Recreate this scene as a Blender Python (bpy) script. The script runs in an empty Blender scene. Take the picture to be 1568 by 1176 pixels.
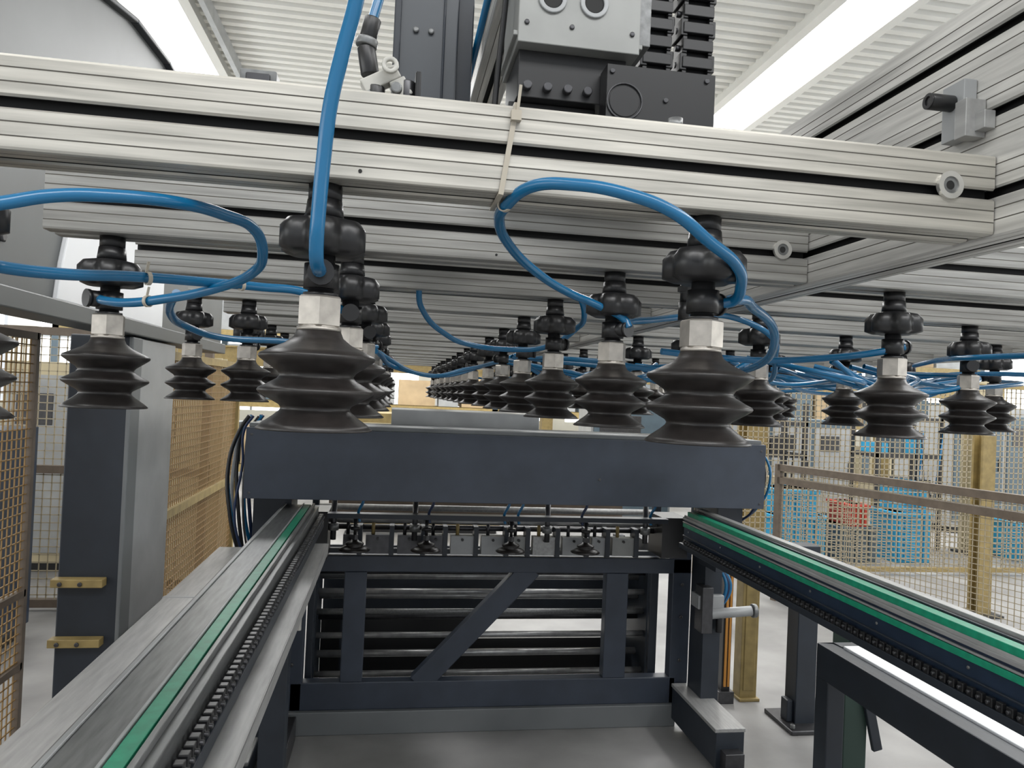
import bpy, math, random
from mathutils import Matrix, Vector
random.seed(7)
scene=bpy.context.scene
COL=bpy.context.collection

# ------------------------------------------------------------ materials
def mat(name,col,rough=.5,metal=0.0,noise=0.0,nscale=20,bump=0.0,stretch=(1,1,1),emit=None,estr=0,trans=0,spec=.5):
    m=bpy.data.materials.new(name);m.use_nodes=True
    nt=m.node_tree;b=nt.nodes['Principled BSDF']
    b.inputs['Roughness'].default_value=rough
    b.inputs['Metallic'].default_value=metal
    b.inputs['Specular IOR Level'].default_value=spec
    b.inputs['Base Color'].default_value=(*col,1)
    if trans: b.inputs['Transmission Weight'].default_value=trans
    if noise>0 or bump>0:
        tc=nt.nodes.new('ShaderNodeTexCoord');mp=nt.nodes.new('ShaderNodeMapping')
        mp.inputs['Scale'].default_value=stretch
        nz=nt.nodes.new('ShaderNodeTexNoise');nz.inputs['Scale'].default_value=nscale;nz.inputs['Detail'].default_value=6
        nt.links.new(tc.outputs['Object'],mp.inputs[0]);nt.links.new(mp.outputs[0],nz.inputs['Vector'])
        if noise>0:
            mr=nt.nodes.new('ShaderNodeMapRange');mr.inputs['From Min'].default_value=.3;mr.inputs['From Max'].default_value=.7
            mr.inputs['To Min'].default_value=1-noise;mr.inputs['To Max'].default_value=1+noise*.5
            nt.links.new(nz.outputs['Fac'],mr.inputs['Value'])
            hs=nt.nodes.new('ShaderNodeVectorMath');hs.operation='SCALE';hs.inputs[0].default_value=col
            nt.links.new(mr.outputs[0],hs.inputs['Scale']);nt.links.new(hs.outputs[0],b.inputs['Base Color'])
        if bump>0:
            bp=nt.nodes.new('ShaderNodeBump');bp.inputs['Strength'].default_value=bump;bp.inputs['Distance'].default_value=.002
            nt.links.new(nz.outputs['Fac'],bp.inputs['Height']);nt.links.new(bp.outputs[0],b.inputs['Normal'])
    if emit:
        b.inputs['Emission Color'].default_value=(*emit,1);b.inputs['Emission Strength'].default_value=estr
    return m
ALU=mat('anodised_aluminium',(.52,.50,.45),.40,.5,.28,60,stretch=(.15,3,3))
ALUR=mat('shaded_aluminium',(.36,.355,.335),.38,.55,.30,50,stretch=(.15,3,3))  # darker copy for the rear beams, their shade painted into the colour
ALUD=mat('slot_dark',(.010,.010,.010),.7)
ALUG=mat('score_line',(.18,.17,.15),.6,.3)
ALUY=mat('anodised_aluminium_long',(.62,.61,.58),.42,.4,.32,45,stretch=(3,.15,3))  # lightened copy for lengthwise beams: light from the left put into the colour
RUB=mat('black_rubber',(.018,.015,.014),.36,0,.4,90,.15)
BLK=mat('black_plastic',(.012,.012,.013),.36)
NUT=mat('nickel_nut',(.44,.41,.37),.38,.7,.25,80)
SLATE=mat('slate_paint',(.036,.046,.066),.42,0,.15,12)
SLATED=mat('dark_slate_paint',(.018,.024,.034),.45,0,.2,12)
GREY=mat('grey_paint',(.15,.16,.165),.45,0,.10,5)
MOT=mat('motor_housing_grey',(.27,.275,.265),.4,.2,.12,20)
PGREY=mat('gantry_plate_grey',(.105,.112,.112),.45,0,.15,4)
AXG=mat('axis_grey_paint',(.055,.062,.072),.4,0,.1,9)
LGREY=mat('light_grey_paint',(.34,.35,.355),.4,.1,.15,8)
PLATE=mat('brushed_sheet',(.36,.36,.355),.45,.35,.2,30,stretch=(3,.3,3))
STEEL=mat('worn_steel',(.20,.205,.205),.38,.5,.3,40,stretch=(3,.3,3))
ROLL=mat('roller_steel',(.34,.34,.34),.3,.5,.25,30)
BRT=mat('bright_steel',(.62,.61,.58),.28,.7,.15,40)
STEELD=mat('dark_steel',(.08,.08,.085),.35,.7,.2,40)
GREEN=mat('green_belt',(.008,.27,.15),.4,0,.2,50)
BLUE=mat('blue_polyurethane',(.004,.125,.28),.24,0,spec=.6)
BLUED=mat('blue_steel',(.020,.036,.068),.35,.2,.2,20)
MBLU=mat('machine_blue_grey',(.09,.13,.16),.45,0,.15,6)
CABLE=mat('cable_dark_blue',(.008,.022,.07),.4)
YEL=mat('yellow_brown_paint',(.31,.23,.09),.5,0,.25,20)
WIRE=mat('mesh_wire_ochre',(.28,.175,.07),.5,.2)
WIREB=mat('mesh_wire_beige',(.34,.29,.20),.5,.1)
FRB=mat('fence_frame_brown',(.13,.10,.075),.5,.1,.2,20)
WHT=mat('white_sheet',(.85,.86,.88),.4)
NYL=mat('white_nylon',(.5,.49,.45),.4,0,.2,60)
CREAM=mat('cream_panel',(.50,.43,.28),.55,0,.15,3)
ORA=mat('orange_guard',(.50,.22,.04),.4)
CYAN=mat('cyan_crate',(.03,.34,.60),.45,0,.15,8)
RED=mat('red_crate',(.50,.05,.03),.45)
DGRN=mat('dark_green_machine',(.02,.045,.035),.5)
ZIP=mat('translucent_nylon',(.42,.38,.31),.35)
CARD=mat('cardboard',(.42,.31,.18),.7,0,.2,5)
FLOOR=mat('concrete_floor',(.29,.285,.28),.48,0,.4,1.8,.1)
CEIL=mat('roof_sheet',(.70,.70,.675),.5,0,.05,2)
WALL=mat('wall_paint',(.60,.58,.50),.6,0,.08,2)
SKY=mat('translucent_skylight',(.9,.9,.9),.5,emit=(1,1,.98),estr=2.6)
WINM=mat('window_glazing',(.9,.9,.9),.4,emit=(.95,.98,1),estr=3.0)

# ------------------------------------------------------------ mesh builder
class MB:
    def __init__(s): s.v=[];s.f=[];s.m=[];s.sm=[];s.mats=[]
    def mi(s,m):
        if m not in s.mats: s.mats.append(m)
        return s.mats.index(m)
    def add(s,vs,fs,m,smooth=False):
        o=len(s.v);s.v+= [tuple(v) for v in vs];k=s.mi(m)
        for f in fs: s.f.append([i+o for i in f]);s.m.append(k);s.sm.append(smooth)
    def box(s,x0,x1,y0,y1,z0,z1,m,M=None):
        vs=[Vector((x,y,z)) for x in(x0,x1) for y in(y0,y1) for z in(z0,z1)]
        if M: vs=[M@v for v in vs]
        s.add(vs,[(0,1,3,2),(4,6,7,5),(0,4,5,1),(2,3,7,6),(0,2,6,4),(1,5,7,3)],m)
    def beam(s,a,b,w,h,m,up=(0,0,1)):
        a=Vector(a);b=Vector(b);d=(b-a).normalized();u=Vector(up);sd=d.cross(u)
        if sd.length<1e-4: sd=d.cross(Vector((0,1,0)))
        sd.normalize();u=sd.cross(d)
        vs=[]
        for p in(a,b):
            for i,j in((-1,-1),(1,-1),(1,1),(-1,1)): vs.append(p+sd*i*w/2+u*j*h/2)
        s.add(vs,[(3,2,1,0),(4,5,6,7),(0,1,5,4),(1,2,6,5),(2,3,7,6),(3,0,4,7)],m)
    def cyl(s,a,b,r,m,n=16,r2=None,caps=True,smooth=True):
        a=Vector(a);b=Vector(b);d=(b-a).normalized();r2=r if r2 is None else r2
        t=Vector((0,0,1)) if abs(d.z)<.9 else Vector((1,0,0))
        u=d.cross(t).normalized();w=d.cross(u)
        vs=[];
        for p,q in((a,r),(b,r2)):
            for i in range(n):
                an=2*math.pi*i/n;vs.append(p+u*q*math.cos(an)+w*q*math.sin(an))
        s.add(vs,[(i,(i+1)%n,n+(i+1)%n,n+i) for i in range(n)],m,smooth)
        if caps:
            s.add(vs[:n],[tuple(range(n))[::-1]],m);s.add(vs[n:],[tuple(range(n))],m)
    def lathe(s,c,prof,m,n=32,smooth=True):
        c=Vector(c);vs=[]
        for r,z in prof:
            for i in range(n):
                an=2*math.pi*i/n;vs.append(c+Vector((r*math.cos(an),r*math.sin(an),z)))
        fs=[]
        for k in range(len(prof)-1):
            for i in range(n):
                j=(i+1)%n;fs.append((k*n+i,k*n+j,(k+1)*n+j,(k+1)*n+i))
        s.add(vs,fs,m,smooth)
    def ring(s,c,ax,r0,r1,h,m,n=24):
        c=Vector(c);d=Vector(ax).normalized();t=Vector((0,0,1)) if abs(d.z)<.9 else Vector((1,0,0))
        u=d.cross(t).normalized();w=d.cross(u);vs=[]
        for r,z in((r0,0),(r1,0),(r1,h),(r0,h)):
            for i in range(n):
                an=2*math.pi*i/n;vs.append(c+u*r*math.cos(an)+w*r*math.sin(an)+d*z)
        fs=[]
        for k in range(4):
            k2=(k+1)%4
            for i in range(n):
                j=(i+1)%n;fs.append((k*n+i,k*n+j,k2*n+j,k2*n+i))
        s.add(vs,fs,m)
    def prism(s,pts,fn,a,b,m,dark=None):
        n=len(pts);vs=[fn(p,a) for p in pts]+[fn(p,b) for p in pts]
        for i in range(n):
            j=(i+1)%n;mm=(dark[i] if (dark and dark[i]) else m)
            s.add([vs[i],vs[j],vs[n+j],vs[n+i]],[(0,1,2,3)],mm)
        s.add(vs[:n],[tuple(range(n))],m);s.add(vs[n:],[tuple(range(n))[::-1]],m)
    def obj(s,name,bevel=0,parent=None,loc=None):
        me=bpy.data.meshes.new(name);me.from_pydata(s.v,[],s.f)
        for m in s.mats: me.materials.append(m)
        me.polygons.foreach_set('material_index',s.m);me.polygons.foreach_set('use_smooth',s.sm)
        import bmesh
        bm=bmesh.new();bm.from_mesh(me);bmesh.ops.remove_doubles(bm,verts=bm.verts,dist=1e-6)
        bmesh.ops.recalc_face_normals(bm,faces=bm.faces);bm.to_mesh(me);bm.free();me.update()
        o=bpy.data.objects.new(name,me);COL.objects.link(o)
        if bevel:
            bv=o.modifiers.new('bevel','BEVEL');bv.width=bevel;bv.segments=2;bv.limit_method='ANGLE';bv.angle_limit=math.radians(50)
        if parent: o.parent=parent
        if loc: o.location=loc
        return o

def slot_outline(w,h,sl,sw=.007,sd=.010):
    pts=[];dk=[]
    def side(p0,dir,inn,L,cs):
        feats=[]
        for c in cs:
            feats.append((c,'s'))
            for o in(-.0125,.0125,-.0215,.0215):
                if .004<c+o<L-.004: feats.append((c+o,'g'))
        feats.sort()
        add=lambda a,b,d:(pts.append((p0[0]+dir[0]*a+inn[0]*b,p0[1]+dir[1]*a+inn[1]*b)),dk.append(d))
        add(.0022,0,None)
        for c,k in feats:
            if k=='s':
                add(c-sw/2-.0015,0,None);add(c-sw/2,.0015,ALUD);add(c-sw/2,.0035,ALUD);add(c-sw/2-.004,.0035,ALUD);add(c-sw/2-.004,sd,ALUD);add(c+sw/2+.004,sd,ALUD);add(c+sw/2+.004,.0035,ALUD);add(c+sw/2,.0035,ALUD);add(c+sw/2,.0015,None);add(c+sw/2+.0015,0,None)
            else:
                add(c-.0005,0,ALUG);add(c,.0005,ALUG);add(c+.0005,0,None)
        add(L-.0022,0,None)
        add(L-.0006,.0006,None)
    side((0,0),(1,0),(0,1),w,sl.get('d',[]))
    side((w,0),(0,1),(-1,0),h,sl.get('b',[]))
    side((w,h),(-1,0),(0,-1),w,sl.get('t',[]))
    side((0,h),(0,-1),(1,0),h,sl.get('f',[]))
    return pts,dk

BZ0,BZ1=1.639,1.700
BH=BZ1-BZ0;BW=.045
def xbeam(mb,x0,x1,yc,z0=BZ0,h=BH,w=BW,m=None):
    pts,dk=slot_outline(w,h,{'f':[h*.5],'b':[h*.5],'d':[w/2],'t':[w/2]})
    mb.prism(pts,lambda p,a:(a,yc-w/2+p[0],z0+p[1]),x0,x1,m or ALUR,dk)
def ybeam(mb,y0,y1,x0,z0,w,h,cs,ds):
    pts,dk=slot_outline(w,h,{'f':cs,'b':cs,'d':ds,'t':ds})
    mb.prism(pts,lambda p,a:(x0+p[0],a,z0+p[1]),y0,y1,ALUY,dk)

# ------------------------------------------------------------ gripper frame
rows=[.5325,.795,1.05]+[1.308+.258*i for i in range(12)]
for i,y in enumerate(rows):
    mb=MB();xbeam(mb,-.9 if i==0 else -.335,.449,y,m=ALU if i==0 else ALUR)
    if i in(0,1):
        xx=.41 if i==0 else .418
        mb.ring((xx,y-BW/2-.0025,1.6735),(0,1,0),.0065,.0105,.0035,BRT)
        mb.cyl((xx,y-BW/2-.001,1.6735),(xx,y-BW/2+.001,1.6735),.0065,ALUD)
        mb.ring((xx,y-BW/2-.0014,1.6735),(0,1,0),.0035,.0065,.001,STEEL)
        xh=-.028 if i==0 else .1
        mb.cyl((xh,y-BW/2-.0006,1.645),(xh,y-BW/2+.001,1.645),.0013,ALUD,10)
    mb.obj('aluminium_cross_beam')
mb=MB()
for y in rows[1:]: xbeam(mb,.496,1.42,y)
mb.obj('aluminium_beam_row')
mb=MB();ybeam(mb,.2,4.3,.45,1.637,.045,.197,[.035,.0985,.162],[.0225])
mb.obj('aluminium_side_beam')
mb=MB();ybeam(mb,.75,4.3,1.42,1.637,.045,.197,[.035,.0985,.162],[.0225]);mb.obj('aluminium_side_beam')
mb=MB();mb.box(.438,.4495,.532,.556,1.722,1.768,LGREY);mb.box(.432,.4495,.522,.534,1.718,1.748,PLATE);mb.box(.440,.4495,.512,.524,1.722,1.736,PLATE)
mb.cyl((.438,.545,1.752),(.417,.545,1.752),.0065,BLK,20);mb.ring((.4169,.545,1.752),(-1,0,0),.0035,.0065,.001,BLK)
mb.obj('clamp_block',.001)

# ------------------------------------------------------------ suction cups
def cup_into(mb,c,ang=0.0,n=32,hd=True):
    cx,cy,cz=c
    prof=[(.0325,.003),(.0385,0),(.0392,.0009),(.0355,.0042),(.028,.0095),(.0240,.0130),(.0232,.0148),(.0245,.0168),(.034,.0222),(.0384,.0250),(.0392,.0264),(.0384,.0280),(.034,.0302),(.0265,.0345),(.0247,.0370),(.0265,.0396),(.034,.0448),(.0386,.0482),(.0394,.0498),(.0386,.0514),(.032,.0545),(.0225,.0590),(.0168,.0635),(.0145,.0690),(.0,.0695)]
    mb.lathe(c,prof,RUB,n)
    mb.lathe(c,[(.0325,.003),(.020,.014),(.0,.014)],RUB,n)
    mb.cyl((cx,cy,cz+.068),(cx,cy,cz+.0705),.0150,NUT,n)
    mb.cyl((cx,cy,cz+.0695),(cx,cy,cz+.0715),.0140,NUT,n)
    R=Matrix.Translation((cx,cy,cz))@Matrix.Rotation(ang,4,'Z')
    def hexr(prf,m):
        vs=[];
        for r,z in prf:
            for i in range(6):
                a=math.pi/3*i;vs.append(R@Vector((r*math.cos(a),r*math.sin(a),z)))
        fs=[(k*6+i,k*6+(i+1)%6,(k+1)*6+(i+1)%6,(k+1)*6+i) for k in range(len(prf)-1) for i in range(6)]
        fs+=[tuple(range(6))[::-1],tuple(range(len(vs)-6,len(vs)))];mb.add(vs,fs,m)
    hexr([(.0146,.0705),(.0158,.0718),(.0158,.0905),(.0146,.0918)],NUT)
    mb.cyl((cx,cy,cz+.0915),(cx,cy,cz+.094),.012,BLK,20)
    mb.cyl((cx,cy,cz+.094),(cx,cy,cz+.125),.0088,BLK,20)
    mb.cyl((cx,cy,cz+.097),(cx,cy,cz+.114),.0120,BLK,20)
    d=Vector((math.cos(ang),math.sin(ang),0.0))
    p=Vector((cx,cy,cz+.106))
    mb.cyl(p,p+d*.019,.0080,BLK,16);mb.cyl(p+d*.019,p+d*.0225,.0088,BLK,16)
    nn=64;zt=[(.0255-.004,.120),(.0285,.123),(.0285,.137),(.024,.143),(.0135,.1455)]
    vs=[];
    for r,z in zt:
        for i in range(nn):
            a=2*math.pi*i/nn;k=1.0-(.20*(.5-.5*math.cos(6*a))**2 if r>.015 else 0)
            vs.append((cx+r*1.08*k*math.cos(a+ang),cy+r*1.08*k*math.sin(a+ang),cz+z))
    fs=[(k*nn+i,k*nn+(i+1)%nn,(k+1)*nn+(i+1)%nn,(k+1)*nn+i) for k in range(len(zt)-1) for i in range(nn)]
    fs+=[tuple(range(nn))[::-1]]
    mb.add(vs,fs,BLK,True)
    mb.cyl((cx,cy,cz+.145),(cx,cy,cz+.158),.0135,BLK,20,r2=.0120)
    mb.cyl((cx,cy,cz+.158),(cx,cy,cz+.1685),.0115,BLK,20)
CZ=1.4702
near=[(-.284,.5325,.4),(-.052,.5325,-1.5),(.226,.5325,.6),(-.280,.795,-2.4),(-.047,.795,-1.5),(.235,.795,-1.0),(.573,.795,.3),
 (-.042,1.05,-1.2),(.224,1.05,.5),(.537,1.05,.9),(.889,1.05,-2),(-.330,1.308,-1),(-.243,1.308,0),(.224,1.308,0),(.53,1.308,1),(.845,1.308,2),(1.165,1.308,2)]
for x,y,a in near:
    mb=MB();cup_into(mb,(0,0,0),a,40);mb.obj('bellows_suction_cup',loc=(x,y,CZ))
mb=MB();cup_into(mb,(-.04,1.308,CZ),1,20)
for y in rows[4:]:
    for x in(-.285,-.04,.226,.53,.845,1.16):
        cup_into(mb,(x+random.uniform(-.01,.01),y,CZ),random.uniform(0,6),18)
mb.obj('suction_cup_array')

# ------------------------------------------------------------ hoses
def hose(name,pts,r=.0044,m=BLUE,parent=None):
    cu=bpy.data.curves.new(name,'CURVE');cu.dimensions='3D';cu.bevel_depth=r;cu.bevel_resolution=5;cu.use_fill_caps=True;cu.resolution_u=10
    sp=cu.splines.new('BEZIER');sp.bezier_points.add(len(pts)-1)
    for b,p in zip(sp.bezier_points,pts): b.co=p;b.handle_left_type=b.handle_right_type='AUTO'
    cu.materials.append(m);o=bpy.data.objects.new(name,cu);COL.objects.link(o)
    if parent: o.parent=parent
    return o
H=[
[(-.30,.505,1.575),(-.275,.475,1.585),(-.247,.47,1.593),(-.232,.48,1.599),(-.208,.49,1.608),(-.179,.50,1.613),(-.150,.52,1.617),(-.126,.56,1.620),(-.109,.60,1.617),(-.107,.62,1.605),(-.122,.66,1.593),(-.157,.69,1.582),(-.209,.72,1.573),(-.25,.745,1.570),(-.275,.765,1.573),(-.285,.785,1.576)],
[(-.32,.47,1.565),(-.254,.50,1.567),(-.249,.52,1.567),(-.231,.56,1.570),(-.204,.62,1.579),(-.171,.68,1.586),(-.127,.74,1.592),(-.090,.77,1.593),(-.05,.79,1.578)],
[(-.200,.73,1.580),(-.210,.75,1.574),(-.224,.80,1.567),(-.235,.90,1.562),(-.217,1.0,1.557),(-.159,1.1,1.562),(-.085,1.2,1.565),(-.03,1.3,1.572)],
[(.0,.43,1.90),(-.012,.44,1.84),(-.028,.45,1.760),(-.032,.455,1.731),(-.039,.46,1.701),(-.045,.465,1.671),(-.048,.47,1.640),(-.050,.475,1.609),(-.051,.48,1.590),(-.0512,.487,1.580),(-.051,.505,1.576)],
[(.243,.540,1.576),(.252,.535,1.579),(.250,.52,1.588),(.237,.50,1.598),(.206,.48,1.610),(.176,.47,1.625),(.145,.47,1.634),(.112,.48,1.640),(.087,.50,1.642),(.074,.53,1.635),(.075,.57,1.632),(.091,.62,1.625),(.125,.68,1.615),(.171,.74,1.606),(.215,.775,1.598),(.243,.778,1.586),(.247,.775,1.578)],
[(.036,1.05,1.676),(.030,1.05,1.644),(.041,1.10,1.613),(.074,1.15,1.590),(.119,1.2,1.578),(.194,1.2,1.574),(.237,1.15,1.579),(.266,1.10,1.602),(.267,1.05,1.622),(.25,1.04,1.66)],
[(.243,.545,1.577),(.260,.55,1.582),(.301,.60,1.583),(.345,.65,1.574),(.374,.70,1.560),(.412,.80,1.548),(.45,.95,1.545),(.52,1.04,1.566)],
[(.33,.9,1.563),(.406,.90,1.559),(.477,.90,1.559),(.519,.85,1.562),(.554,.80,1.568),(.585,.79,1.576)],
[(.252,.80,1.578),(.262,.85,1.590),(.318,.90,1.602),(.389,.95,1.615),(.478,1.0,1.622),(.524,1.0,1.604),(.58,1.08,1.572),(.60,1.12,1.550),(.626,1.2,1.54)],
[(.984,1.3,1.590),(.92,1.15,1.592),(.843,1.0,1.585),(.846,.90,1.584),(.817,.80,1.578)],
[(.813,1.5,1.545),(.886,1.4,1.549),(.985,1.3,1.567),(1.039,1.2,1.575),(1.2,1.1,1.570)],
[(-.029,1.2,1.560),(.022,1.5,1.540),(.107,1.6,1.535),(.201,1.7,1.564),(.307,1.8,1.604)],
]
for p in H: hose('pneumatic_hose',p,.0042 if p is not H[3] else .0046)
cu=bpy.data.curves.new('pneumatic_hose_bundle','CURVE');cu.dimensions='3D';cu.bevel_depth=.0042;cu.bevel_resolution=3
for k in range(40):
    y0=1.1+random.random()*1.9;xa=random.choice([-.285,-.04,.226,.53,.845,.53,.845,1.16]);xb=xa+random.choice([-.28,.28,.3])
    if k<22: xa=random.uniform(.5,.8);xb=random.uniform(.9,1.35);y0=1.05+random.random()*.8
    sp=cu.splines.new('BEZIER');sp.bezier_points.add(3)
    sag=random.uniform(.02,.06)
    P4=[(xa,y0,1.576),(xa+(xb-xa)*.3,y0+random.uniform(-.1,.1),1.575-sag*.7),(xa+(xb-xa)*.7,y0+random.uniform(-.05,.2),1.575-sag*.4),(xb,y0+.26,1.576)]
    for b,p in zip(sp.bezier_points,P4): b.co=p;b.handle_left_type=b.handle_right_type='AUTO'
cu.materials.append(BLUE);o=bpy.data.objects.new('pneumatic_hose_bundle',cu);COL.objects.link(o)
mb=MB()
mb.beam((.0755,.5085,1.7005),(.067,.5085,1.637),.0036,.0012,ZIP,up=(0,1,0))
mb.box(.0715,.0785,.5045,.5095,1.688,1.695,ZIP);mb.beam((.0755,.509,1.701),(.0755,.556,1.7012),.0036,.0014,ZIP)
mb.beam((.0757,.507,1.692),(.077,.504,1.712),.002,.001,ZIP,up=(0,1,0))
mb.beam((.067,.509,1.6375),(.067,.556,1.6375),.0036,.0014,ZIP)
mb.ring((.072,.527,1.6355),(.6,.8,0),.0044,.0054,.003,ZIP)
mb.obj('cable_tie')
mb=MB()
for c,ax in(((-.196,.63,1.5795),(1,.9,.1)),((-.142,.715,1.5895),(.8,.8,.1)),((-.225,.728,1.571),(1,-.6,0))):
    mb.ring(c,ax,.0044,.0054,.003,ZIP);mb.beam(Vector(c)+Vector((0,0,.0045)),Vector(c)+Vector((.002,-.002,.013)),.002,.001,ZIP)
mb.obj('cable_tie')
mb=MB();mb.cyl((.318,.80,1.639),(.318,.80,1.612),.005,BLK,16);mb.cyl((.318,.80,1.630),(.318,.80,1.624),.008,BLK,6,smooth=False);mb.cyl((.318,.80,1.612),(.318,.80,1.592),.0065,BLK,16);mb.obj('tee_fitting')

# ------------------------------------------------------------ gantry head above the frame
mb=MB();mb.box(-.018,.058,.90,1.0,1.7005,2.75,AXG);mb.box(.058,.078,.915,1.0,1.7005,2.75,SLATED)
for x in(.008,.026):
    for z in(1.93,2.1): mb.cyl((x,.901,z),(x,.896,z),.0035,STEEL,12)
mb.box(-.018,-.010,.895,.90,1.7005,2.75,SLATED);mb.box(.040,.043,.897,.90,1.7005,2.75,SLATED)
mb.obj('vertical_gantry_axis',.002)
mb=MB();ybeam(mb,.72,3.2,.093,1.93,.046,.06,[.03],[.0225]);mb.cyl((.084,.75,1.935),(.084,3.2,1.935),.004,BLUE,10);mb.obj('aluminium_guide_rail')
mb=MB()
mb.box(.102,.222,.70,.80,1.836,1.96,MOT);mb.box(.098,.226,.703,.80,1.843,1.848,MOT)
for x in(.134,.175):
    mb.ring((x,.7005,1.880),(0,-1,0),.0095,.014,.003,LGREY);mb.cyl((x,.7008,1.880),(x,.699,1.880),.0095,ALUD,20)
for x in(.110,.154,.214): mb.cyl((x,.701,1.855),(x,.698,1.855),.0025,STEELD,10)
mb.box(.222,.236,.71,.79,1.85,1.94,STEEL)
mb.box(.106,.214,.716,.80,1.79,1.836,BLK)
mb.box(.100,.188,.73,.80,1.7005,1.79,BLK)
for x in(.115,.135,.155,.175): mb.cyl((x,.731,1.80),(x,.709,1.80),.0045,STEELD,12)
mb.cyl((.125,.76,1.7005),(.125,.76,1.79),.026,BLK,24)
mb.obj('servo_gear_motor',.002)
mb=MB();mb.box(.188,.297,.690,.7145,1.7005,1.820,BLK);mb.ring((.206,.6895,1.785),(0,-1,0),.0165,.018,.0012,STEELD);mb.cyl((.206,.69,1.785),(.206,.689,1.785),.015,BLK,24)
for x,z in((.193,1.813),(.288,1.813),(.247,1.79)): mb.cyl((x,.69,z),(x,.688,z),.0025,STEELD,10)
mb.obj('motor_mounting_plate',.0015)
mb=MB();mb.cyl((.198,.53,1.7005),(.198,.53,1.710),.0055,STEEL,16);mb.cyl((.198,.53,1.7005),(.198,.53,1.703),.0085,STEEL,16);mb.obj('socket_screw')
def chain(x0,x1,y,z0,z1):
    mb=MB();z=z0;i=0
    mb.box(x0+.004,x1-.004,y+.008,y+.03,z0,z1,BLK)
    while z<z1:
        w=.0 if i%2 else .003
        mb.box(x0-w,x0+.006,y,y+.035,z,z+.0215,BLK);mb.box(x1-.006,x1+w,y,y+.035,z,z+.0215,BLK)
        mb.box(x0,x1,y-.002,y+.004,z+.003,z+.017,BLK);mb.box(x0,x1,y+.031,y+.036,z+.004,z+.016,BLK)
        mb.cyl((x0-.004,y+.017,z+.012),(x1+.004,y+.017,z+.012),.004,STEELD,10)
        z+=.022;i+=1
    mb.obj('cable_drag_chain',.001)
chain(.290,.327,.90,1.7005,2.7);chain(.342,.382,.90,1.7005,2.7)
mb=MB();mb.box(-.112,-.088,.53,.548,1.7005,1.714,STEEL);mb.box(-.108,-.092,.528,.531,1.703,1.711,STEELD);mb.cyl((-.082,.54,1.7005),(-.082,.54,1.707),.005,STEELD);mb.obj('sensor_bracket',.001)
mb=MB()
M1=Matrix.Translation((-.018,.545,1.720))@Matrix.Rotation(math.radians(-30),4,'Y')
mb.box(-.014,.014,-.006,.006,-.004,.006,NYL,M1);mb.box(.004,.016,-.006,.006,-.018,-.004,NYL,M1);mb.box(-.016,-.008,-.006,.006,-.012,-.003,LGREY,M1)
mb.cyl((-.022,.545,1.7005),(-.022,.545,1.716),.007,BLK);mb.cyl((-.026,.545,1.724),(-.030,.545,1.744),.0065,BLK);mb.cyl((-.030,.545,1.744),(-.029,.545,1.750),.0078,STEEL,14);mb.cyl((-.029,.545,1.750),(-.026,.545,1.765),.0062,BLK,12)
mb.cyl((-.007,.536,1.712),(-.007,.530,1.712),.004,STEEL,14);mb.cyl((-.0,.545,1.7005),(-.0,.545,1.722),.0065,STEELD,14);mb.ring((-.012,.535,1.728),(0,-1,0),.003,.006,.004,NYL,16)
mb.box(.006,.010,.535,.555,1.7005,1.727,BLK)
mb.obj('push_in_valve_fitting',.001)
hose('pneumatic_hose',[(-.026,.545,1.765),(-.018,.55,1.80),(.0,.56,1.86),(.02,.58,1.95)],.0036)
hose('pneumatic_hose',[(.085,.74,1.705),(.088,.74,1.80),(.092,.72,1.9),(.09,.70,2.0)],.003,BLK)
hose('pneumatic_hose',[(.262,.86,1.705),(.258,.86,1.80),(.262,.86,1.9),(.26,.86,2.05)],.003,CABLE)
hose('pneumatic_hose',[(.245,.82,1.705),(.250,.82,1.80),(.246,.83,1.9),(.25,.86,2.05)],.004,BLK)

# ------------------------------------------------------------ left gantry plate, post
fnX=lambda p,a:(a,p[0],p[1])
mb=MB()
pl=[(.7,1.66),(3.3,1.66),(3.3,2.1),(2.9,2.33),(2.6,2.42),(2.37,2.448),(2.09,2.437),(1.86,2.39),(1.6,2.36),(.7,2.36)]
mb.prism(pl,fnX,-.76,-.72,PGREY)
mb.box(-.80,-.70,.7,3.3,1.62,1.66,PGREY)
mb.prism([(1.72,1.66),(2.45,1.66),(2.45,1.95),(1.80,1.95),(1.765,1.83),(1.735,1.74)],fnX,-.7205,-.708,WHT)
for a,b in zip(pl[2:-1],pl[3:]): mb.beam((-.735,a[0],a[1]),(-.735,b[0],b[1]),.07,.012,SLATED)
for y in(.9,1.2,1.5): mb.cyl((-.72,y,1.75),(-.712,y,1.75),.012,STEELD,6,smooth=False)
mb.obj('gantry_side_plate',.003)
mb=MB();mb.box(-.87,-.715,2.2,2.215,0,1.615,SLATED);mb.box(-.87,-.712,2.215,2.62,0,1.615,LGREY);mb.box(-.722,-.708,2.2,2.28,0,1.615,GREY);mb.box(-.90,-.68,2.18,2.65,0,.02,STEELD);mb.obj('gantry_post',.004)
for z in(.945,.785):
    mb=MB();mb.box(-.875,-.745,2.165,2.199,z-.010,z+.012,YEL);mb.cyl((-.80,2.165,z),(-.80,2.159,z),.006,STEELD,12);mb.cyl((-.85,2.165,z),(-.85,2.159,z),.006,STEELD,12);mb.obj('fence_bracket',.002)

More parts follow.
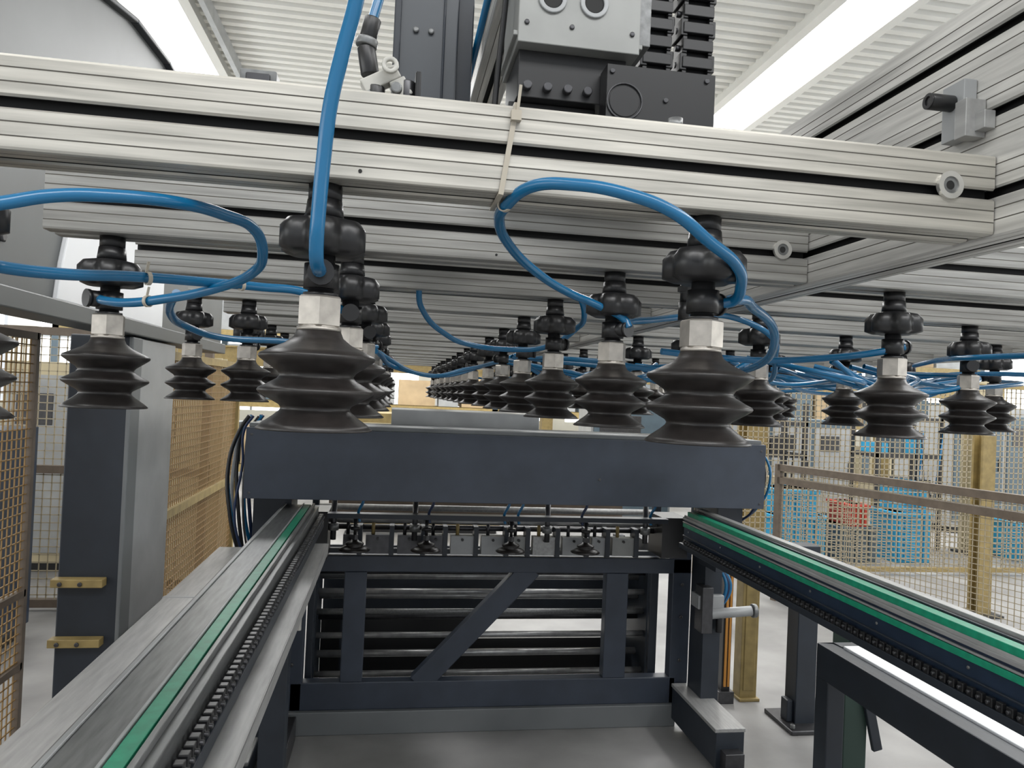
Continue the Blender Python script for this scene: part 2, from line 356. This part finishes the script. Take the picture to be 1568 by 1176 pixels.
def fence(name,p0,p1,z0,z1,pitch,t,wm,fm,fr=.03,rails=(),hp=None):
    p0=Vector((*p0,0));p1=Vector((*p1,0));L=(p1-p0).length;d=(p1-p0)/L;mb=MB()
    n=int(L/pitch)
    for i in range(n+1):
        p=p0+d*(i*L/n);mb.beam(p+Vector((0,0,z0)),p+Vector((0,0,z1)),t,t,wm,up=tuple(d))
    hp=hp or pitch;n=int((z1-z0)/hp)
    for i in range(n+1):
        z=z0+i*(z1-z0)/n;mb.beam(p0+Vector((0,0,z)),p1+Vector((0,0,z)),t,t,wm)
    for q in(p0,p1): mb.beam(q+Vector((0,0,0)),q+Vector((0,0,z1+fr/2)),fr,fr,fm,up=tuple(d))
    for z in(z0,z1)+tuple(rails): mb.beam(p0+Vector((0,0,z)),p1+Vector((0,0,z)),fr,fr,fm)
    return mb.obj(name)
fence('wire_mesh_fence',(-.93,.7),(-.93,2.14),.05,1.60,.024,.0030,WIRE,FRB,.018,rails=(.93,.74))
fence('wire_mesh_fence',(-.9,2.95),(-.9,4.6),.05,1.60,.03,.0045,WIRE,YEL,.035,rails=(.95,),hp=.03)
fence('wire_mesh_fence',(3.0,5.45),(4.1,2.35),.08,1.03,.035,.004,WIREB,FRB,.05,rails=(.93,),hp=.035)
fence('wire_mesh_fence',(2.7,6.3),(8.0,6.3),.05,1.78,.05,.008,WIREB,YEL,.04,rails=(),hp=.05)
fence('wire_mesh_fence',(-3.5,5.2),(-1.2,5.2),.05,1.78,.05,.006,WIREB,FRB,.05,rails=(.9,),hp=.05)

# ------------------------------------------------------------ rails
mb=MB()
mb.box(-.60,-.48,.7,2.88,.78,.90,PLATE);mb.box(-.602,-.478,2.2,2.22,.775,.9015,LGREY);mb.box(-.60,-.48,2.88,2.884,.78,.90,SLATED)
mb.box(-.58,-.50,.8,.9,0,.78,SLATED);mb.box(-.58,-.50,2.6,2.68,.18,.78,SLATED)
mb.obj('support_beam',.003)
mb=MB()
mb.box(-.385,-.258,.55,2.95,.94,1.044,STEEL);mb.box(-.390,-.316,.55,2.95,1.044,1.050,STEEL)
mb.box(-.385,-.376,.55,2.95,1.050,1.054,LGREY)
mb.box(-.309,-.285,.55,2.93,1.044,1.054,GREEN);mb.box(-.281,-.272,.55,2.95,1.044,1.056,STEEL)
mb.box(-.316,-.311,.55,2.95,1.044,1.056,LGREY)
mb.box(-.258,-.19,.55,2.6,.968,.973,PLATE);mb.box(-.194,-.19,.55,2.6,.94,.973,PLATE)
y=.56
while y<2.9:
    mb.box(-.250,-.236,y,y+.016,1.0,1.022,BLK);mb.cyl((-.256,y+.008,1.011),(-.230,y+.008,1.011),.004,STEELD,8);y+=.0254
mb.box(-.256,-.232,.55,2.9,.975,1.0,SLATED)
mb.box(-.37,-.29,.7,.78,0,.94,SLATED);mb.box(-.37,-.29,2.48,2.56,0,.94,SLATED)
mb.box(-.385,-.29,2.3,2.4,.74,.94,SLATED);mb.cyl((-.29,2.35,.80),(-.25,2.35,.80),.012,BRT,12);mb.cyl((-.22,2.1,.965),(-.22,2.1,.84),.006,BRT,10);mb.box(-.235,-.205,2.085,2.115,.90,.94,STEELD)
mb.obj('belt_conveyor_rail',.0015)
mb=MB()
mb.box(1.21,1.33,.85,2.95,.905,1.030,BLUED)
mb.box(1.215,1.245,.85,2.93,1.030,1.054,GREEN);mb.box(1.2105,1.2145,.85,2.95,1.030,1.038,PLATE);mb.box(1.248,1.256,.85,2.95,1.03,1.058,SLATED);mb.box(1.262,1.288,.85,2.95,1.030,1.066,PLATE)
mb.box(1.2035,1.2105,.85,2.95,1.020,1.030,PLATE);mb.box(1.2045,1.2105,.85,2.95,.990,1.006,GREEN);mb.box(1.203,1.2105,.85,2.95,1.008,1.013,PLATE)
mb.box(1.190,1.2105,.85,2.95,.905,.925,SLATED);mb.box(1.204,1.2105,.85,2.95,.952,.957,SLATED)
y=.86
while y<2.9:
    mb.box(1.192,1.202,y,y+.016,.925,.944,BLK);mb.cyl((1.186,y+.008,.935),(1.208,y+.008,.935),.004,STEELD,8);y+=.0254
mb.box(1.23,1.32,1.0,1.08,0,.905,SLATED)
y=1.1
while y<2.9:
    mb.cyl((1.211,y,.975),(1.207,y,.975),.004,STEEL,10);y+=.3
mb.obj('belt_conveyor_rail',.0015)

# ------------------------------------------------------------ central machine
ST=bpy.data.objects.new('transfer_station',None);COL.objects.link(ST)
mb=MB()
mb.box(-.51,1.48,2.80,3.12,1.09,1.345,SLATE)
mb.box(-.505,1.475,2.83,3.12,1.345,1.360,GREY)
mb.box(-.50,-.36,2.96,3.15,.80,1.09,SLATED);mb.box(1.36,1.47,2.96,3.15,.80,1.09,SLATED)
mb.box(-.50,-.40,3.15,3.30,0,1.09,SLATED);mb.box(1.40,1.48,3.15,3.30,0,1.09,SLATED)
mb.box(0,.62,3.13,3.5,1.15,1.42,LGREY)
mb.cyl((.80,2.80,1.19),(.80,2.797,1.19),.006,STEELD,12)
for x in(-.49,1.46):
    for z in(1.11,1.32): mb.cyl((x,2.80,z),(x,2.797,z),.005,STEELD,12)
mb.obj('box_girder',.006,ST)
mb=MB()
F=3.35;t=.06
mb.box(-.41,1.42,F,F+t,.70,.77,SLATE)
mb.box(-.42,-.33,F,F+t,.1,.90,SLATE);mb.box(1.33,1.42,F,F+t,.1,.90,SLATE)
mb.box(-.17,-.075,F-.002,F+t,.22,.70,SLATE);mb.box(1.01,1.115,F-.002,F+t,.22,.70,SLATE)
mb.beam((.17,F+.03,.20),(.66,F+.03,.72),.095,.055,SLATE,up=(0,1,0))
mb.box(-.38,1.36,F,F+t,.10,.22,SLATE)
mb.box(-.45,1.36,F-.02,F+t+.05,0,.10,GREY)
mb.box(-.33,-.30,F+.1,F+.13,.1,1.0,SLATED);mb.box(1.26,1.30,F+.1,F+.13,.1,1.0,SLATED)
for x in(-.375,1.375):
    for z in(.3,.5,.65): mb.cyl((x,F,z),(x,F-.008,z),.01,STEELD,6,smooth=False)
mb.obj('welded_frame',.004,ST)
mb=MB()
for i,z in enumerate((.645,.60,.55,.505,.455,.405,.345,.225,.165)):
    mb.cyl((-.30,3.60+(i%2)*.10,z),(1.28,3.60+(i%2)*.10,z),.017 if i%2 else .014,(STEELD,ROLL,ROLL,ROLL,STEEL)[i%5],16)
for x in(-.33,1.28): mb.box(x,x+.03,3.55,3.85,0,.8,SLATED)
for x in(-.2,1.17): mb.box(x,x+.05,3.75,3.80,0,.8,SLATED)
mb.box(-.3,1.28,3.86,3.88,.05,.24,BLK);mb.box(-.3,.45,3.86,3.88,.24,.36,BLK)
mb.box(-.3,1.28,3.92,3.94,.37,.70,SLATED);mb.box(-.3,1.28,4.0,4.02,.80,.92,FRB);mb.box(-.3,1.28,4.05,4.07,.92,1.0,CREAM)
mb.obj('roller_stack',0,ST)
mb=MB()
mb.cyl((-.33,3.30,.935),(1.27,3.30,.935),.010,ROLL,14);mb.cyl((-.33,3.34,.90),(1.27,3.34,.90),.012,STEELD,14);mb.cyl((-.33,3.5,.96),(1.27,3.5,.96),.014,PLATE,14);mb.cyl((-.33,3.5,.90),(1.27,3.5,.90),.014,STEEL,14)
mb.box(-.33,1.3,3.36,3.39,.78,.80,SLATED)
mb.box(-.34,-.24,3.22,3.40,.78,.98,BLK);mb.box(1.22,1.34,3.22,3.40,.80,.98,BLK)
x=-.18
for i in range(11):
    w=.10 if i%3 else .06
    mb.box(x,x+w,3.28,3.33,.795,.875,(LGREY,PLATE,MOT,LGREY)[(i*7)%4] if i>3 else STEELD);mb.box(x+w,x+w+.02,3.27,3.34,.79,.915,SLATED)
    mb.cyl((x+w/2,3.278,.86),(x+w/2,3.270,.86),.006,BLK,10)
    mb.cyl((x+w*.3,3.31,.875),(x+w*.3,3.31,.93),.008,(BLK,YEL,STEELD)[i%3],10);x+=w+.035
for x in(-.22,.12,.70,1.15): mb.cyl((x,3.25,.86),(x,3.25,1.05),.012,STEELD,12);mb.cyl((x,3.25,.90),(x,3.25,.93),.022,STEEL,12)
mb.box(-.24,1.22,3.15,3.20,.965,.985,SLATED)
mb.obj('clamp_bar',0,ST)
for x in(-.126,.167,.527,.855):
    mb=MB()
    mb.lathe((0,0,0),[(.0,.012),(.04,.006),(.062,0),(.064,.003),(.048,.014),(.032,.020),(.038,.026),(.036,.032),(.018,.038),(.012,.046),(.0,.047)],RUB,28)
    mb.cyl((0,0,.045),(0,0,.065),.014,STEELD,6,smooth=False);mb.cyl((0,0,.06),(0,0,.13),.007,BLK,12);mb.cyl((0,0,.085),(0,0,.10),.020,BLK,8);mb.cyl((0,.0,.12),(0,.09,.12),.012,BLK)
    mb.obj('flat_suction_cup',0,ST,(x,3.17,.832))
for k,(x,y) in enumerate(((-.11,3.17),(.18,3.17),(.50,3.17),(.56,3.17),(.84,3.17),(1.16,3.2))):
    hose('station_hose',[(x,y+.02,1.09),(x+.012,y-.01,1.04),(x-.006,y,.99),(x,y+.005,.95)],.006,(BLUE,CABLE,BLUE)[k%3],ST)
mb=MB();mb.box(-.56,-.46,2.7,3.3,.02,.16,SLATED);mb.box(-.40,-.34,2.6,3.3,.0,.10,STEELD);mb.box(-.58,-.44,2.75,2.95,.16,.175,STEEL);mb.cyl((-.51,2.7,.07),(-.51,2.66,.07),.03,STEELD);mb.obj('foot_rail_a',.004,ST)
mb=MB();mb.box(1.34,1.46,2.85,3.33,.04,.185,SLATED);mb.box(1.335,1.465,2.85,3.33,.185,.20,PLATE);mb.box(1.36,1.44,2.80,2.86,.0,.12,STEELD)
for i in range(3): mb.cyl((1.35+i*.04,2.80,.04),(1.35+i*.04,2.74,.04),.02,STEEL,14)
mb.obj('foot_rail_b',.004,ST)
for k in range(8):
    a=random.uniform(-.59,-.54);y=random.uniform(2.9,3.1)
    hose('cable_harness',[(a+.05,y,1.38),(a+.02,y,1.33),(a+random.uniform(-.02,.02),y,1.2),(a+random.uniform(-.01,.03),y-.02,1.0),(a+.04,y,.84)],random.choice((.004,.005,.007)),(CABLE,BLK,BLUE,LGREY,BLK)[k%5],ST)
for k in range(3):
    a=1.49+k*.006
    hose('cable_harness',[(1.47,2.95,1.34),(a+.005,2.9-k*.03,1.28),(a+.018,2.9-k*.03,1.18),(a,2.9,1.08),(1.47,3.0,1.0)],.005,(CABLE,BLK,BLUE)[k%3],ST)
for k in range(3):
    hose('station_hose',[(1.46,3.18,.80),(1.50+k*.01,3.15,.7),(1.47,3.18,.55),(1.49,3.2,.3),(1.46,3.2,.2)],.008,(BLUE,CABLE,BLUE)[k],ST)
mb=MB();mb.box(1.36,1.48,3.12,3.2,.60,.66,LGREY);mb.cyl((1.42,3.12,.58),(1.60,3.10,.60),.022,LGREY);mb.box(1.37,1.42,3.10,3.18,.50,.70,STEELD);mb.cyl((1.60,3.10,.60),(1.62,3.10,.60),.03,STEEL);mb.cyl((1.46,3.12,.60),(1.46,3.12,.50),.015,BLK);mb.obj('pneumatic_cylinder',.003,ST)

# ------------------------------------------------------------ right posts and side items
mb=MB();mb.box(1.93,2.03,3.28,3.38,.015,.85,SLATED);mb.box(1.87,2.09,3.2,3.46,0,.02,STEELD);mb.box(1.90,1.93,3.3,3.36,.02,.12,SLATED);mb.box(2.03,2.06,3.3,3.36,.02,.12,SLATED)
for x in(1.89,2.07): mb.cyl((x,3.23,.02),(x,3.23,.04),.012,STEEL,6,smooth=False)
mb.obj('steel_post',.004)
mb=MB();mb.box(1.81,1.90,3.6,3.68,0,.80,YEL);mb.box(1.80,1.91,3.58,3.70,0,.015,YEL);mb.box(1.825,1.885,3.595,3.601,.05,.78,YEL);mb.obj('fence_post',.003)
mb=MB();mb.box(1.70,1.745,3.58,3.63,.06,.80,BLK);mb.box(1.708,1.722,3.574,3.581,.08,.78,ORA);mb.box(1.728,1.74,3.574,3.581,.08,.78,ORA);mb.box(1.68,1.76,3.56,3.66,0,.06,STEELD);mb.obj('light_curtain',.002)
mb=MB();mb.prism([(1.3,.735),(2.2,.735),(2.2,.75),(1.3,.75)],fnX,1.45,2.1,WHT)
mb.box(1.39,1.45,1.25,2.25,.64,.745,SLATED);mb.beam((1.42,1.35,.62),(1.42,2.1,.2),.05,.05,SLATED);mb.box(1.39,1.45,2.18,2.25,0,.64,SLATED);mb.box(1.39,1.45,1.26,1.33,0,.64,SLATED);mb.box(1.45,2.1,2.2,2.25,.66,.745,SLATED);mb.box(2.04,2.1,2.18,2.25,0,.66,SLATED)
mb.obj('outfeed_table',.004)
mb=MB();mb.box(1.83,1.93,2.75,2.85,.03,.70,DGRN);mb.box(1.80,1.96,2.72,2.88,0,.03,STEELD);mb.box(1.81,1.95,2.735,2.865,.70,.72,DGRN);mb.cyl((1.88,2.75,.55),(1.88,2.735,.55),.02,STEELD);mb.beam((1.84,2.74,.68),(1.97,2.74,.15),.04,.02,SLATED,up=(0,1,0));mb.obj('machine_stand',.004)

# ------------------------------------------------------------ background hall objects
def pillar(x,y,h,m,w=.2):
    mb=MB();mb.box(x,x+w,y,y+.02,0.02,h,m);mb.box(x,x+w,y+w-.02,y+w,0.02,h,m);mb.box(x+w/2-.01,x+w/2+.01,y+.02,y+w-.02,0.02,h,m);mb.box(x-.06,x+w+.06,y-.06,y+w+.06,0,.02,STEELD);mb.obj('steel_column')
pillar(3.3,6.6,1.7,YEL);pillar(4.38,5.0,1.35,YEL,.11);pillar(6.2,7.2,1.9,CREAM);pillar(-1.6,6.5,1.7,CREAM)
def crate(x,y,z,w,h,m):
    mb=MB();mb.box(x,x+w,y,y+.4,z,z+h,m);mb.box(x-.02,x+w+.02,y-.02,y+.42,z+h-.04,z+h,m)
    for i in range(5): mb.box(x+.03+i*(w-.05)/5,x+.045+i*(w-.05)/5,y-.015,y,z+.02,z+h-.04,m)
    mb.obj('storage_crate',.006)
crate(3.7,6.8,0,.55,.45,CYAN);crate(3.75,6.8,.45,.4,.25,CYAN);crate(4.4,6.8,0,.4,.35,MBLU);crate(4.52,6.8,.35,.18,.22,RED);crate(5.0,6.8,0,.4,.5,CYAN);crate(5.1,6.8,.5,.25,.3,CYAN);crate(6.5,6.9,.0,.6,.4,CYAN)
def cabinet(x,y,w,d,h,m,m2,name='control_cabinet'):
    mb=MB();mb.box(x,x+w,y,y+d,.08,h,m);mb.box(x+.03,x+w-.03,y+.03,y+d-.03,0,.08,BLK)
    n=max(1,int(w/.6))
    for i in range(n):
        a=x+i*w/n;mb.box(a+.03,a+w/n-.03,y-.015,y,.15,h-.1,m2);mb.box(a+w/n-.10,a+w/n-.07,y-.03,y-.015,h*.5,h*.5+.15,BLK);mb.box(a+.1,a+w/n*.6,y-.02,y-.014,h*.7,h*.85,STEELD)
    mb.obj(name,.006)
cabinet(2.3,8.5,1.0,.6,1.55,LGREY,MBLU);cabinet(4.2,9,1.8,.8,1.35,MBLU,LGREY);cabinet(7,8.5,1.5,.8,1.6,LGREY,MBLU)
cabinet(-2.9,6.2,1.2,.6,1.6,CREAM,LGREY,'cream_cabinet');cabinet(-2.6,4.3,.6,.4,1.2,BLUED,GREY,'small_switch_cabinet');cabinet(-.4,8.0,1.6,.7,1.25,YEL,CREAM,'yellow_machine_enclosure');cabinet(-2.0,5.7,.8,.3,1.55,CREAM,CREAM,'cream_cabinet')
def rack(x,y,sx,sy,h,lv,s,name):
    rnd=random.Random(s);mb=MB();t=.045
    for a in(x,x+sx-t):
        for b in(y,y+sy-t): mb.box(a,a+t,b,b+t,0,h,STEELD)
    for z in lv:
        mb.box(x,x+sx,y,y+t,z,z+t,STEELD);mb.box(x,x+sx,y+sy-t,y+sy,z,z+t,STEELD);mb.box(x,x+t,y,y+sy,z,z+t,STEELD);mb.box(x+sx-t,x+sx,y,y+sy,z,z+t,STEELD)
        a=x+.06
        while a<x+sx-.25:
            w=rnd.uniform(.1,.25);hh=rnd.uniform(.08,.26);m=rnd.choice((MBLU,BLUED,LGREY,BLK,MBLU,CREAM,CYAN,STEELD))
            if rnd.random()<.3: mb.cyl((a+w/2,y+.15,z+t),(a+w/2,y+.15,z+t+hh),w/2.4,m,14)
            else: mb.box(a,a+w,y+.1,y+sy-.1,z+t,z+t+hh,m)
            a+=w+rnd.uniform(.02,.1)
    for k in range(5):
        a=x+sx*rnd.random();hb=lv[0]
        mb.cyl((a,y-.01,hb),(a+rnd.uniform(-.1,.1),y-.01,h*.9),.01,rnd.choice((BLUE,BLK)),8)
    mb.obj(name)
rack(-2.35,2.7,.64,.74,1.5,(.35,.8,1.15,1.45),1,'machine_rack');rack(-3.6,3.2,.8,.7,1.6,(.4,.8,1.2,1.5),5,'machine_rack')
rack(3.4,7.6,1.1,.5,1.55,(.5,.95,1.3),2,'parts_shelf');rack(5.2,7.4,.8,.5,1.45,(.55,1.0,1.4),3,'parts_shelf')
mb=MB();rnd=random.Random(4)
for k in range(8):
    x=-5+k*2.2
    for y in(12,12.9): mb.box(x,x+.09,y,y+.09,0,3.4,MBLU)
    for z in(.15,1.15,2.2):
        if k<7:
            mb.box(x,x+2.2,12,12.05,z,z+.11,YEL);mb.box(x,x+2.2,12.9,12.95,z,z+.11,YEL)
            a=x+.15
            while a<x+1.9:
                w=rnd.uniform(.3,.6);mb.box(a,min(a+w,x+2.1),12.08,12.8,z+.12,z+.12+rnd.uniform(.3,.65),rnd.choice((CARD,LGREY,LGREY,CREAM,MBLU,WHT,MBLU)));a+=w+.06
mb.obj('pallet_racking')
mb=MB();mb.box(-3,9,9.9,10.1,1.75,1.95,YEL);mb.box(-3,9,9.85,10.15,1.73,1.75,YEL);mb.box(-3,9,9.85,10.15,1.95,1.97,YEL)
for x in(-2.8,2,7): mb.box(x,x+.15,9.92,10.08,0,1.75,YEL)
mb.obj('yellow_pipe_bridge')

# ------------------------------------------------------------ hall
X0,X1,Y0,Y1,ZC=-7,13,-6,15,5.5
mb=MB();mb.box(X0,X1,Y0,Y1,-.1,0,FLOOR);mb.obj('floor')
mb=MB();y=Y0;low=[]
while y<Y1:
    low+=[(y,ZC),(y+.08,ZC),(y+.10,ZC+.04),(y+.155,ZC+.04)];y+=.175
for xa,xb in((X0,-3.0),(-2.35,4.1),(4.75,X1)):
    vs=[(xa,a,b) for a,b in low]+[(xb,a,b) for a,b in low];n=len(low)
    mb.add(vs,[(i,i+1,n+i+1,n+i) for i in range(n-1)],CEIL)
mb.obj('ceiling')
mb=MB();mb.box(-3.02,-2.33,Y0,Y1,ZC+.045,ZC+.06,SKY);mb.obj('window_1')
mb=MB();mb.box(4.08,4.77,Y0,Y1,ZC+.045,ZC+.06,SKY);mb.obj('window_2')
mb=MB()
for x in(-2.36,4.0,4.74,-3.10):
    mb.box(x,x+.11,Y0,Y1,ZC-.10,ZC+.045,CEIL)
mb.box(-2.12,-2.06,Y0,Y1,ZC-.16,ZC,LGREY)
mb.box(X0,X1,14,14.02,ZC-.5,ZC-.15,LGREY)
mb.obj('trim_1')
mb=MB();mb.box(X0,X1,Y1,Y1+.1,0,1.0,WALL);mb.box(X0,X1,Y1,Y1+.1,3.6,ZC+.1,WALL)
x=X0
while x<X1: mb.box(x,x+.5,Y1,Y1+.1,1,3.6,WALL);x+=2.5
mb.obj('wall_back')
mb=MB();mb.box(X0,X1,Y1+.05,Y1+.07,1,3.6,WINM)
x=X0+.5
while x<X1:
    for k in range(1,3): mb.box(x+k*.667-.02,x+k*.667+.02,Y1+.0,Y1+.05,1,3.6,LGREY)
    mb.box(x,x+2,Y1,Y1+.05,2.2,2.25,LGREY);x+=2.5
mb.obj('window_3')
mb=MB();mb.box(X0-.1,X0,Y0,Y1,0,1.0,WALL);mb.box(X0-.1,X0,Y0,Y1,3.4,ZC+.1,WALL)
y=Y0
while y<Y1: mb.box(X0-.1,X0,y,y+.5,1,3.4,WALL);y+=3
mb.obj('wall_left')
mb=MB();mb.box(X0-.08,X0-.06,Y0,Y1,1,3.4,WINM);mb.obj('window_4')
mb=MB();mb.box(X1,X1+.1,Y0,Y1,0,.9,WALL);mb.box(X1,X1+.1,Y0,Y1,3.8,ZC+.1,WALL)
y=Y0
while y<Y1: mb.box(X1,X1+.1,y,y+.4,.9,3.8,WALL);y+=3
mb.obj('wall_right')
mb=MB();mb.box(X1+.06,X1+.08,Y0,Y1,.9,3.8,WINM);mb.obj('window_5')

# ------------------------------------------------------------ light
w=bpy.data.worlds.new('World');scene.world=w;w.use_nodes=True
w.node_tree.nodes['Background'].inputs[0].default_value=(.92,.96,1,1);w.node_tree.nodes['Background'].inputs[1].default_value=.95
def area(name,loc,rot,sx,sy,p,col=(1,1,1)):
    l=bpy.data.lights.new(name,'AREA');l.shape='RECTANGLE';l.size=sx;l.size_y=sy;l.energy=p;l.color=col
    o=bpy.data.objects.new(name,l);COL.objects.link(o);o.location=loc;o.rotation_euler=rot;return o
area('skylight_daylight',(-2.67,4.5,ZC-.2),(0,0,0),.6,18,200)
area('skylight_daylight',(4.42,4.5,ZC-.2),(0,0,0),.6,18,350)
area('hall_fill',(1,-3,ZC-.4),(math.radians(25),0,0),5,1.2,190)  # added fill light behind the camera, tilted towards the beam fronts
area('hall_fill',(1.5,10,ZC-.3),(0,0,0),7,1.2,560)  # added fill light, no actual fixture, brightens the far background
area('hall_fill',(8,6,ZC-.3),(0,0,0),2,6,380)  # added fill light to brighten the hall on the right

# ------------------------------------------------------------ camera
cd=bpy.data.cameras.new('camera');c=bpy.data.objects.new('camera',cd);COL.objects.link(c);scene.camera=c
yaw,roll,pitch=math.radians(9),math.radians(2.5),math.radians(0.85)
R=Matrix.Rotation(-yaw,3,'Z')@Matrix.Rotation(math.pi/2+pitch,3,'X')@Matrix.Rotation(roll,3,'Z')
c.matrix_world=Matrix.Translation((0,0,1.5))@R.to_4x4()
cd.sensor_width=36;cd.lens=1150/1568*36;cd.clip_start=.02
scene.view_settings.view_transform='Standard';scene.view_settings.exposure=0
